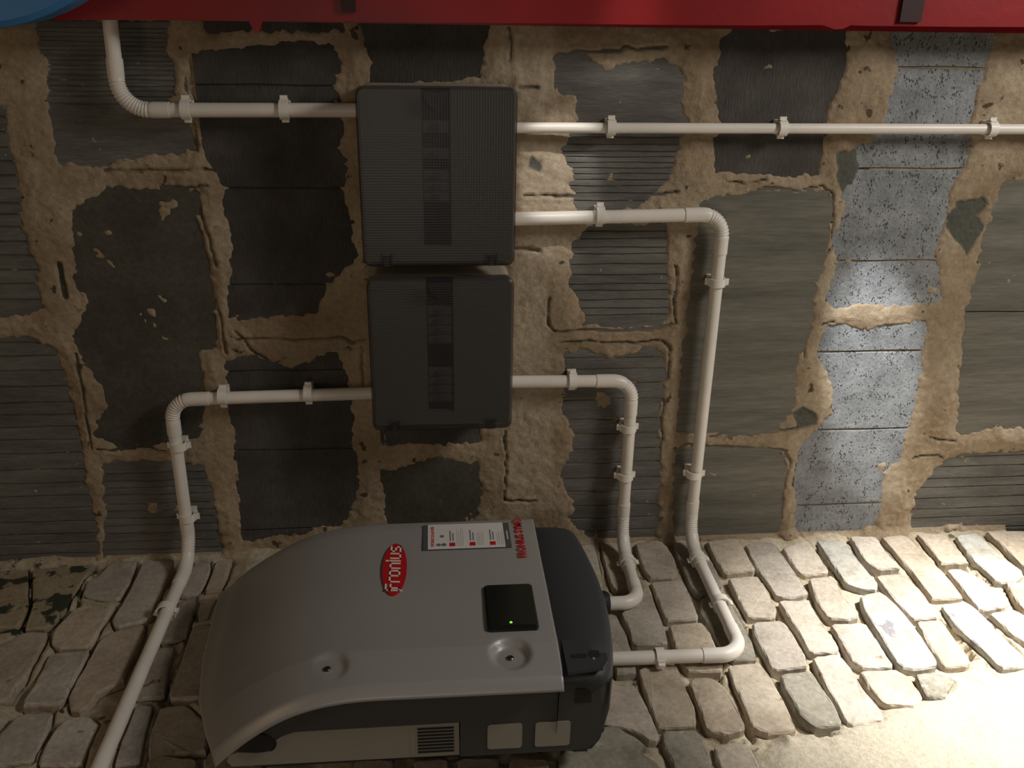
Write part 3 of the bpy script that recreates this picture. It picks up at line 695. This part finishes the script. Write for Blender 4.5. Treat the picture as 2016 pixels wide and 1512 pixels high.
# clips
def clip(px, py, wall, axis, label, r=RP, flip=1, open_=False):
    if wall == 'block':
        c = Vector(on_block(px, py, yB)); o = Vector((0, -1, 0)); back = 0.0; dist = -c.y
    else:
        c = Vector(on_brick(px, py, xK)); o = Vector((1, 0, 0)); dist = c.x - .006
    a = Vector(axis); s = a.cross(o) * flip
    w = .0075
    t = empty('conduit_clip', label, 'pipe clip', group='white plastic conduit clips')
    def ringpart(r0, r1, a0, a1, n, w_):
        bm = bmesh.new(); rows = []
        for i in range(n + 1):
            th = math.radians(a0 + (a1 - a0) * i / n); dr = s * math.cos(th) + o * math.sin(th)
            rows.append([bm.verts.new(c + dr * rr + a * ww) for rr, ww in ((r0, -w_), (r1, -w_), (r1, w_), (r0, w_))])
        for p, q in zip(rows, rows[1:]):
            for k in range(4): bm.faces.new((p[k], p[(k + 1) % 4], q[(k + 1) % 4], q[k]))
        bm.faces.new(rows[0]); bm.faces.new(rows[-1][::-1]); return bm
    ri = r + .0016
    obj('band', ringpart(ri, ri + .0026, -48, 228, 26, w), M_clip, t)
    def slab(s0, s1, o0, o1, w_, bev=.0008):
        bm = bmesh.new(); vs = []
        for ss in (s0, s1):
            for oo in (o0, o1):
                for ww in (-w_, w_): vs.append(bm.verts.new(c + s * ss + o * oo + a * ww))
        for q in ((0, 1, 3, 2), (4, 6, 7, 5), (0, 4, 5, 1), (2, 3, 7, 6), (0, 2, 6, 4), (1, 5, 7, 3)): bm.faces.new([vs[k] for k in q])
        return bm
    obj('base', slab(-.012, .012, -dist + .0005, -r * .78, w * .9), M_clip, t)
    tab = slab(ri + .0022, ri + .0095, -.003, .0005, w * .8); obj('latch', tab, M_clip, t)
    tab = slab(ri + .0022, ri + .0042, -.012, .005, w * .8); obj('hook', tab, M_clip, t)
    tab = slab(-ri - .0075, -ri - .0020, -.006, -.002, w * .8); obj('hinge', tab, M_clip, t)
    settle(t, tuple(c - o * dist))
Zx = (0, 0, 1); Xx = (1, 0, 0); Yx = (0, 1, 0)
for (x, y, w, ax, r, fl, lab) in [
    (367, 216, 'block', Zx, .0117, 1, 'white pipe clip on the larger box upper conduit, nearest its ribbed elbow'),
    (560, 216, 'block', Zx, .0117, 1, 'white pipe clip just above the larger box on its upper conduit'),
    (1203, 251, 'block', Zx, .0088, 1, 'small white pipe clip on the thin straight conduit, closest to the larger box'),
    (1540, 253, 'block', Zx, .0088, 1, 'small white pipe clip midway on the thin straight conduit'),
    (1952, 254, 'block', Zx, .0088, 1, 'small white pipe clip on the thin straight conduit at the frame edge'),
    (1181, 424, 'block', Zx, RP, 1, 'white pipe clip between the larger box and the elbow of the long conduit'),
    (1411, 555, 'block', Xx, RP, 1, 'first white pipe clip after the elbow of the long conduit'),
    (1366, 932, 'block', Xx, RP, 1, 'white pipe clip on the long conduit just before it reaches the brick wall'),
    (1127, 749, 'block', Zx, RP, 1, 'white pipe clip between the smaller box and the elbow of the shorter conduit'),
    (1237, 841, 'block', Xx, RP, -1, 'white pipe clip right after the ribbed elbow of the shorter conduit'),
    (1231, 936, 'block', Xx, RP, -1, 'white pipe clip on the shorter conduit just before the brick wall'),
    (439, 780, 'block', Zx, RP, -1, 'white pipe clip nearest the elbow on the conduit above the smaller box'),
    (607, 774, 'block', Zx, RP, -1, 'white pipe clip nearest the smaller box on its upper conduit'),
    (351, 877, 'block', Xx, RP, 1, 'white pipe clip below the elbow on the dark part of the block wall'),
    (369, 1017, 'block', Xx, RP, 1, 'white pipe clip beside the corner above the inverter top'),
    (1374, 1100, 'brick', Yx, RP, 1, 'white pipe clip on the bricks where the long conduit leaves the corner'),
    (1419, 1187, 'brick', Yx, RP, 1, 'white pipe clip on the bricks before the wide lower elbow'),
    (1298, 1293, 'brick', Zx, RP, -1, 'white pipe clip under the inverter between it and the wide lower elbow'),
    (1235, 1106, 'brick', Yx, RP, 1, 'white pipe clip on the bricks close to the black gland'),
    (326, 1202, 'brick', Yx, RP, 1, 'white pipe clip on the slanting conduit over the dim bricks')]:
    clip(x, y, w, ax, lab, r, fl)

# ---------------------------------------------------------------- solar inverter on the brick wall
inv = empty('solar_inverter', 'silver and charcoal solar inverter hung on the brick wall, curved front cover', 'inverter')
YR, YL = -.222, -.640           # right and left edges of the cover
def Dz(z):                      # front depth along the height
    return sum(Dz0(z + k * .004) for k in range(-6, 7)) / 13
def Dz0(z):
    return float(np.interp(z, [-.25, .10, .145, .19, .235, .28, .325, .35, .37, .385], [.2200, .2195, .2165, .2085, .194, .170, .139, .119, .099, .080]))
def ztop(y):                    # the top edge drops towards the left edge
    u = (y - YR) / (YL - YR); return float(np.interp(u, [0, .45, .7, .88, 1], [.392, .380, .362, .335, .312]))
ZB = -.170
dents = [(-.588, .157), (-.582, -.100)]
nu, nv = 110, 150
def prof(y):
    """sideways profile: flat middle, slanted strip on each edge, rolled rim"""
    dL = y - YL; dR = YR - y
    d = 0.0
    if dL < .074: d += (.074 - dL) * .16
    if dL < .016: d += ((.016 - dL) / .016) ** 1.6 * .013
    if dR < .030: d += (.030 - dR) * .10
    if dR < .010: d += ((.010 - dR) / .010) ** 2 * .010
    d += .0006 * (1 - math.sin((y - YR) / (YL - YR) * PI * 5))      # shallow waves shaped in to imitate soft reflected bands
    return d
bm = bmesh.new(); G = []
us = sorted(set([YR + (YL - YR) * i / nu for i in range(nu + 1)] + [YL + .074, YL + .076, YL + .016, YL + .008, YL + .003]))
for y in us:
    col = []
    zt = ztop(y)
    for j in range(nv + 1):
        z = ZB + (zt - ZB) * j / nv
        x = Dz(z + (0.385 - zt) * max(0, (z - .1) / (zt - .1)) * .55) - prof(y)
        for (dy, dz_) in dents:
            rr = math.hypot(y - dy, z - dz_)
            if rr < .032 and True:
                k = min(1, (.032 - rr) / .012); k = k * k * (3 - 2 * k)
                flat = .2200 - .0135 - (.0) + (z - dz_) * -.02
                if x > flat: x = x * (1 - k) + flat * k
        col.append(bm.verts.new((x, y, z)))
    G.append(col)
for a2, b2 in zip(G, G[1:]):
    for j in range(nv): bm.faces.new((a2[j], a2[j + 1], b2[j + 1], b2[j]))
bmesh.ops.recalc_face_normals(bm, faces=bm.faces)
me = bpy.data.meshes.new('front_cover'); bm.to_mesh(me); bm.free()
cov = link('front_cover', me, M_silver, inv, smooth=True); cov['label'] = 'curved silver front cover'
sol = cov.modifiers.new('thickness', 'SOLIDIFY'); sol.thickness = .003; sol.offset = -1 if me.polygons[0].normal.x > 0 else 1
for dy, dz_ in dents:
    bm = bmesh.new(); sweep(bm, [(.2035, dy, dz_), (.2085, dy, dz_), (.2095, dy, dz_)], [.0052, .0052, .0040], 16)
    s_ = obj('cover_screw', bm, M_screw, inv)
    bm = bmesh.new(); sweep(bm, [(.2090, dy, dz_), (.2099, dy, dz_)], [.0022, .0022], 6); obj('hex_socket', bm, M_rubber, s_)
    bm = bmesh.new(); n = 20
    # washer ring
    sweep(bm, [(.2060, dy, dz_), (.2072, dy, dz_)], [.0075, .0068], 20); obj('washer', bm, M_alu, s_)

# lower charcoal cover, bulging downwards in the middle
bm = bmesh.new(); rows = []; yR2, yL2 = -.236, -.634; n = 44
for i in range(n + 1):
    u = i / n; y = yR2 + (yL2 - yR2) * u
    e = min(u, 1 - u) * abs(yL2 - yR2)
    rc = .030; inset = 0 if e > rc else rc - math.sqrt(max(0, rc * rc - (rc - e) ** 2))
    zb = -.238 - .026 * math.sin(PI * min(1, max(0, u))) ** .8 + inset * .9
    xf = .2165 - inset * .85 - (0.010 * max(0, (u - .82) / .18))
    rows.append([bm.verts.new(q) for q in ((xf - .004, y, ZB + .004), (xf, y, ZB - .0015), (xf - .001, y, (ZB + zb) / 2), (xf - .004, y, zb + .016), (xf - .011, y, zb + .006), (xf - .022, y, zb + .001), (.188, y, zb + .001), (.13, y, zb + .002), (.075, y, zb + .012), (.060, y, zb + .022), (.060, y, ZB + .004))])
for a2, b2 in zip(rows, rows[1:]):
    for j in range(len(a2)): bm.faces.new((a2[j], a2[(j + 1) % len(a2)], b2[(j + 1) % len(a2)], b2[j]))
bm.faces.new(rows[0]); bm.faces.new(rows[-1][::-1])
for v in bm.verts:
    if v.co.x < .189: v.co.y = max(v.co.y, -.6130)
lower = obj('lower_cover', bm, M_black, inv, smooth=False); lower['label'] = 'charcoal plastic lower cover'
for p in lower.data.polygons: p.use_smooth = len(p.vertices) == 4
# corner cap with a recess at the lower left of the cover
f2 = lambda u, v, d: (d, u, v)
bm = bmesh.new(); prism(bm, [(-.560, -.176), (-.560, -.214), (-.590, -.218), (-.592, -.236), (-.606, -.236), (-.622, -.226), (-.628, -.176)], f2, .2125, .2176)
cap = obj('corner_cap', bm, M_black, inv)
bm = bmesh.new(); prism(bm, rrect(-.600, -.592, -.208, -.184, .0039), f2, .2176, .2184); obj('recess', bm, M_rubber, cap)
bm = bmesh.new(); prism(bm, rrect(-.600, -.586, -.226, -.211, .003), f2, .2176, .2183); obj('latch_pocket', bm, M_rubber, cap)
bm = bmesh.new(); sweep(bm, [(.2176, -.603, -.216), (.2190, -.603, -.216)], [.0022, .0018], 10); obj('rivet', bm, M_alu, cap)

# charcoal side housing, seen from the left; outline in (x,z)
fy = lambda u, v, d: (u, d, v)
out = [(.188, -.226), (.190, .10), (.184, .150), (.168, .195), (.150, .228), (.136, .246), (.124, .250), (.115, .244), (.112, .232), (.122, .205), (.124, -.027), (.060, -.027), (.060, -.190), (.064, -.212), (.076, -.226), (.10, -.232)]
bm = bmesh.new(); prism(bm, out, fy, -.246, -.6145)
side = obj('side_housing', bm, M_black2, inv)
bmesh_r = bmesh.new(); sweep(bmesh_r, [(.1835, -.6165, -.165), (.1845, -.6165, .09), (.178, -.6165, .150), (.164, -.6165, .190), (.148, -.6165, .222)], .0032, 8)
obj('edge_bead', bmesh_r, M_black2, side, smooth=True)
for z0_, z1_ in ((-.116, -.066), (-.186, -.135)):
    bm = bmesh.new(); prism(bm, rrect(.072, .118, z0_, z1_, .005), fy, -.6148, -.6158); obj('knockout_plate', bm, M_alu, side)
bm = bmesh.new(); prism(bm, rrect(.150, .176, -.214, -.190, .003), fy, -.6146, -.6154); obj('side_vent', bm, M_rubber, side)
# grey metal chassis with a notch at the top, louvred vent near its foot
ch = [(.1115, -.0255), (.1115, .205), (.106, .232)]
ch += [(.100 + .018 * math.cos(t), .250 + .018 * math.sin(t)) for t in np.linspace(-.9, -2.6, 8)]
ch += [(.083, .262), (.086, .288), (.080, .300), (.070, .304), (.060, .298), (.0595, -.0255)]
bm = bmesh.new(); prism(bm, [(x, z) if x < .11 else (.1235, z) if z < .22 else (x, z) for x, z in ch], fy, -.262, -.6105)
chs = obj('chassis', bm, M_alu, inv); chs['label'] = 'light grey metal chassis'
for i in range(8):
    x = .068 + i * .0062
    obj('louvre', box(x, x + .0028, -.6116, -.6104, -.018, .034), M_rubber, chs)
bm = bmesh.new(); prism(bm, rrect(.063, .122, -.0250, .044, .002), fy, -.6106, -.6110); obj('vent_panel', bm, M_alu, chs)
for o_ in [o for o in chs.children if o.name.startswith('louvre')]: o_.location.y = -.0008
bm = bmesh.new(); sweep(bm, [(.106, -.590, .252), (.106, -.612, .252), (.106, -.617, .252)], [.019, .019, .016], 24); obj('carry_knob', bm, M_rubber, inv, smooth=False)
bm = bmesh.new(); sweep(bm, [(.106, -.30, .252), (.106, -.59, .252)], [.012, .012], 16); obj('carry_bar', bm, M_rubber, inv, smooth=True)
obj('mounting_bracket', box(.012, .0590, -.570, -.300, -.20, .28, bev=.004), M_black2, inv)
# glands in the floor of the inverter
bm = bmesh.new(); gy = W2(1225, 1187)[1]
sweep(bm, [(.032, gy, -.225), (.032, gy, -.300), (.032, gy, -.312), (.032, gy, -.318)], [.023, .023, .022, .018], 20); obj('cable_gland', bm, M_rubber, inv)
bm = bmesh.new(); sweep(bm, [(.050, -.548, -.205), (.050, -.548, -.240), (.050, -.548, -.248)], [.020, .020, .017], 18); obj('cable_gland', bm, M_rubber, inv)
bm = bmesh.new(); gz = W2(1250, 1294)[1]; obj('rear_housing', box(.014, .0595, -.575, -.27, -.222, -.203), M_black, inv)

# display and light
def fpt(px, py, x=.2205): return on_brick(px, py, x)
dd = [fpt(952, 1157), fpt(1048, 1152), fpt(960, 1243), fpt(1060, 1240)]
dy0 = (dd[2][1] + dd[3][1]) / 2; dy1 = (dd[0][1] + dd[1][1]) / 2; dz1 = (dd[0][2] + dd[2][2]) / 2; dz0 = (dd[1][2] + dd[3][2]) / 2
bm = bmesh.new(); r1_ = rrect(dy0, dy1, dz0, dz1, .005); r2_ = rrect(dy0 + .006, dy1 - .003, dz0 + .003, dz1 - .003, .004)
la = [bm.verts.new((.2185, u, v)) for u, v in r1_]; lb = [bm.verts.new((.2235, u, v)) for u, v in r1_]; lc = [bm.verts.new((.2265, u, v)) for u, v in r2_]
for p_, q_ in ((la, lb), (lb, lc)):
    for i in range(len(p_)): bm.faces.new((p_[i], p_[(i + 1) % len(p_)], q_[(i + 1) % len(p_)], q_[i]))
bm.faces.new(lc)
disp = obj('display', bm, M_gloss, inv); disp['label'] = 'glossy black display panel'
lp = on_brick(1006, 1225, .2268)
bm = bmesh.new(); sweep(bm, [(.2262, lp[1], lp[2]), (.2272, lp[1], lp[2])], [.0023, .0020], 14); obj('status_light', bm, M_led, disp)

# lettering
def text(name, s, size, loc, m_, parent, sxy=(1, 1), ext=.0002, align='LEFT', bold=0.0, shear=0):
    cu = bpy.data.curves.new(name, 'FONT'); cu.body = s; cu.size = size; cu.extrude = ext; cu.align_x = align; cu.offset = bold; cu.shear = shear
    cu.resolution_u = 3
    to = bpy.data.objects.new(name, cu); C.objects.link(to)
    dg = bpy.context.evaluated_depsgraph_get(); me_ = bpy.data.meshes.new_from_object(to.evaluated_get(dg))
    bpy.data.objects.remove(to)
    co = np.empty(len(me_.vertices) * 3); me_.vertices.foreach_get('co', co); co = co.reshape(-1, 3)
    co = np.stack([loc[0] + co[:, 2], loc[1] + co[:, 0] * sxy[0], loc[2] + co[:, 1] * sxy[1]], -1)
    me_.vertices.foreach_set('co', co.ravel()); me_.update()
    me_.materials.clear()
    return link(name, me_, m_, parent)
XF = .2212
XS = .2214
a = fpt(1037, 1097, XS); b = fpt(1022, 1021, XS)       # base line ends
t_ = text('model_lettering', 'FRONIUS SYMO', .020, (XS, a[1], a[2] - .001), M_redlogo, cov, bold=.0004)
w_ = max(v.co.y for v in t_.data.vertices) - a[1]; k_ = (b[1] - a[1]) / w_
for v in t_.data.vertices: v.co.y = a[1] + (v.co.y - a[1]) * k_
# oval badge
oc = fpt(776.5, 1121, XS); o1 = fpt(776, 1071, XS); o2 = fpt(777, 1172, XS); p1 = fpt(753, 1120, XS); p2 = fpt(801, 1120, XS)
ra = abs(o1[1] - o2[1]) / 2; rb = abs(p1[2] - p2[2]) / 2; oy = (o1[1] + o2[1]) / 2; oz = (p1[2] + p2[2]) / 2
bm = bmesh.new(); prism(bm, [(oy + ra * math.cos(2 * PI * i / 64), oz + rb * math.sin(2 * PI * i / 64)) for i in range(64)], f2, .2190, .2222)
badge = obj('logo_badge', bm, M_redlogo, cov)
# letters as square strokes on a small grid: fronius, the f with a long hook
wd = .10
GL = {'f': ([[(0, -.62), (0, 1.0)], [(0, 1.0), (.95, 1.0)], [(0, .35), (.6, .35)]], .80), 'r': ([[(0, 0), (0, 1)], [(0, 1), (.62, 1)]], .92), 'o': ([[(0, 0), (0, 1), (.78, 1), (.78, 0), (0, 0)]], 1.18),
      'n': ([[(0, 0), (0, 1), (.78, 1), (.78, 0)]], 1.18), 'i': ([[(0, 0), (0, 1)], [(0, 1.28), (0, 1.46)]], .42), 'u': ([[(0, 1), (0, 0), (.78, 0), (.78, 1)]], 1.18), 's': ([[(.74, 1), (0, 1), (0, .5), (.74, .5), (.74, 0), (0, 0)]], .8)}
GL['f'] = ([[(-.28, -.30), (-.28, 1.0)], [(-.28, 1.35), (-.28, .9)], [(-.28, 1.35), (.55, 1.35)], [(.05, 0), (.05, .86), (.55, .86)], [(-.28, -.0), (.05, 0)]], 1.0)
tot = sum(GL[c_][1] for c_ in 'fronius') + .1
lw = 1.66 * ra / tot; lh = lw * .86
cur = oy - .83 * ra + .25 * lw; bm = bmesh.new()
for c_ in 'fronius':
    for st_ in GL[c_][0]:
        for (x0_, y0_), (x1_, y1_) in zip(st_, st_[1:]):
            h_ = wd
            u0 = cur + (min(x0_, x1_) - h_) * lw; u1 = cur + (max(x0_, x1_) + h_) * lw
            v0 = oz - .5 * lh + (min(y0_, y1_)) * lh - h_ * lw * .8; v1 = oz - .5 * lh + max(y0_, y1_) * lh + h_ * lw * .8
            bx(bm, .2220, .2227, u0, u1, v0 - .0005, v1 - .0005)
    cur += GL[c_][1] * lw
for v in bm.verts: v.co.y += (v.co.z - oz) * .10
obj('logo_lettering', bm, M_white, badge)
# printed leaflet stuck on the cover
s_ = [fpt(833, 1035, XS), fpt(1002, 1028, XS), fpt(833, 1083, XS), fpt(1006, 1076, XS)]
sy0 = (s_[2][1] + s_[3][1]) / 2; sy1 = (s_[0][1] + s_[1][1]) / 2; sz1 = (s_[0][2] + s_[2][2]) / 2; sz0 = (s_[1][2] + s_[3][2]) / 2
leaf = obj('instruction_sticker', box(.2200, .2216, sy0, sy1, sz0, sz1), M_greylab, cov); leaf['label'] = 'printed quick guide sticker'
H_ = sz1 - sz0; W_ = sy1 - sy0
obj('paper', box(.2216, .2219, sy0, sy1, sz0 + .07 * H_, sz1 - .055 * H_), M_paper, leaf)
tx = .2221
t_ = text('heading', 'FRONIUS SOLAR.WEB', .0078, (tx, sy0 + .1 * W_, sz1 - .125 * H_), M_redlogo, leaf, bold=.0001)
w_ = max(v.co.y for v in t_.data.vertices) - (sy0 + .1 * W_)
for v in t_.data.vertices: v.co.y = sy0 + .1 * W_ + (v.co.y - (sy0 + .1 * W_)) * (.80 * W_ / w_)
bm = bmesh.new()
for (u, v, r) in ((.16, .175, .055), (.16, .235, .06), (.50, .215, .05)):
    sweep(bm, [(.2219, sy0 + u * W_, sz1 - v * H_), (.2222, sy0 + u * W_, sz1 - v * H_)], [r * W_, r * W_], 14)
obj('pictogram', bm, M_ink, leaf)
for k, (za, zb_) in enumerate(((.33, 'REGISTER'), (.56, 'CONNECT'), (.79, 'ANALYSE'))):
    z = sz1 - za * H_
    obj('step_mark', box(.2219, .2222, sy0 + .09 * W_, sy0 + .23 * W_, z - .033 * H_, z + .033 * H_), M_redlogo, leaf)
    bm = bmesh.new()
    for j, (u0, u1, m2) in enumerate(((.30, .72, 0), (.30, .62, 0))):
        zz_ = z + (.020 - j * .032) * H_; bx(bm, .2219, .2221, sy0 + u0 * W_, sy0 + u1 * W_, zz_ - .007 * H_, zz_ + .007 * H_)
    obj('step_title', bm, M_ink, leaf)
    bm = bmesh.new()
    for j in range(4):
        zz_ = z - (.058 + j * .022) * H_; bx(bm, .2219, .2221, sy0 + .10 * W_, sy0 + random.uniform(.55, .85) * W_, zz_ - .0028 * H_, zz_ + .0028 * H_)
    obj('small_print', bm, M_inkl, leaf)
bm = bmesh.new(); bx(bm, .2216, .2222, sy0 + .30 * W_, sy0 + .65 * W_, sz0 + .028 * H_, sz0 + .040 * H_); obj('footer_print', bm, M_paper, leaf)
settle(inv, (.0, -.43, -.265))

# ---------------------------------------------------------------- red board and blue drum at the right of the room
rb = empty('red_board', 'tall glossy red board standing against the block wall, crossed by dark strips', 'board')
y0_ = -.080
e0 = on_block(107, 39, y0_); e1 = on_block(2016, 50, y0_)
bm = bmesh.new()
ptsr = [(e0[0] + (e1[0] - e0[0]) * i / 10 + random.uniform(-.0012, .0012), e0[2] + (-1.22 - e0[2]) * i / 10) for i in range(11)]
xo = 1.19
for dpx, dpy, dw in ((505, 66, .010), (1650, 58, .026)):      # runs of paint hanging over the edge
    dq = on_block(dpx, dpy, y0_); xe = e0[0] + (e1[0] - e0[0]) * (e0[2] - dq[2]) / (e0[2] + 1.22)
    ptsr += [(xe, dq[2] + dw), (dq[0], dq[2] + dw * .2), (dq[0] + .001, dq[2] - dw * .3), (xe, dq[2] - dw)]
ptsr.sort(key=lambda q: -q[1])
prism(bm, ptsr + [(xo, -1.22), (xo, e0[2] + .035)], fy, y0_ + .018, y0_)
obj('panel', bm, M_redpaint, rb)
obj('edge_trim', box(ptsr[5][0] - .001, ptsr[5][0] + .012, y0_ + .0185, y0_ + .024, -1.22, e0[2] - .02), M_redpaint, rb)
for pa, pb, pe in ((672, 700, 24), (1770, 1812, 43)):
    a = on_block(pa, pe, y0_ - .004); b = on_block(pb, pe, y0_ - .004)
    obj('dark_strip', box(a[0], xo, y0_ - .006, y0_ - .0005, b[2], a[2]), M_reddark, rb)  # dark strips laid on the board; the wide one imitates a cast shadow
settle(rb, (1.10, y0_, -1.22))
dr = empty('blue_drum', 'blue rounded plastic drum standing above the red board', 'drum')
c0 = on_block(-40, 60, -.13)
bm = bmesh.new(); n = 40; R0 = .30; cx_ = 1.017 + R0 ; cz_ = e0[2] + .090
sweep(bm, [(cx_, -.088, cz_), (cx_, -.094, cz_), (cx_, -.155, cz_), (cx_, -.162, cz_)], [R0 - .012, R0, R0, R0 - .008], 64)
obj('shell', bm, M_blue, dr, smooth=False)
bm = bmesh.new(); sweep(bm, [(cx_, -.1625, cz_), (cx_, -.168, cz_)], [R0 * .8, R0 * .78], 48); obj('lid', bm, M_blue, dr)
settle(dr, (cx_, -.125, cz_ - R0))
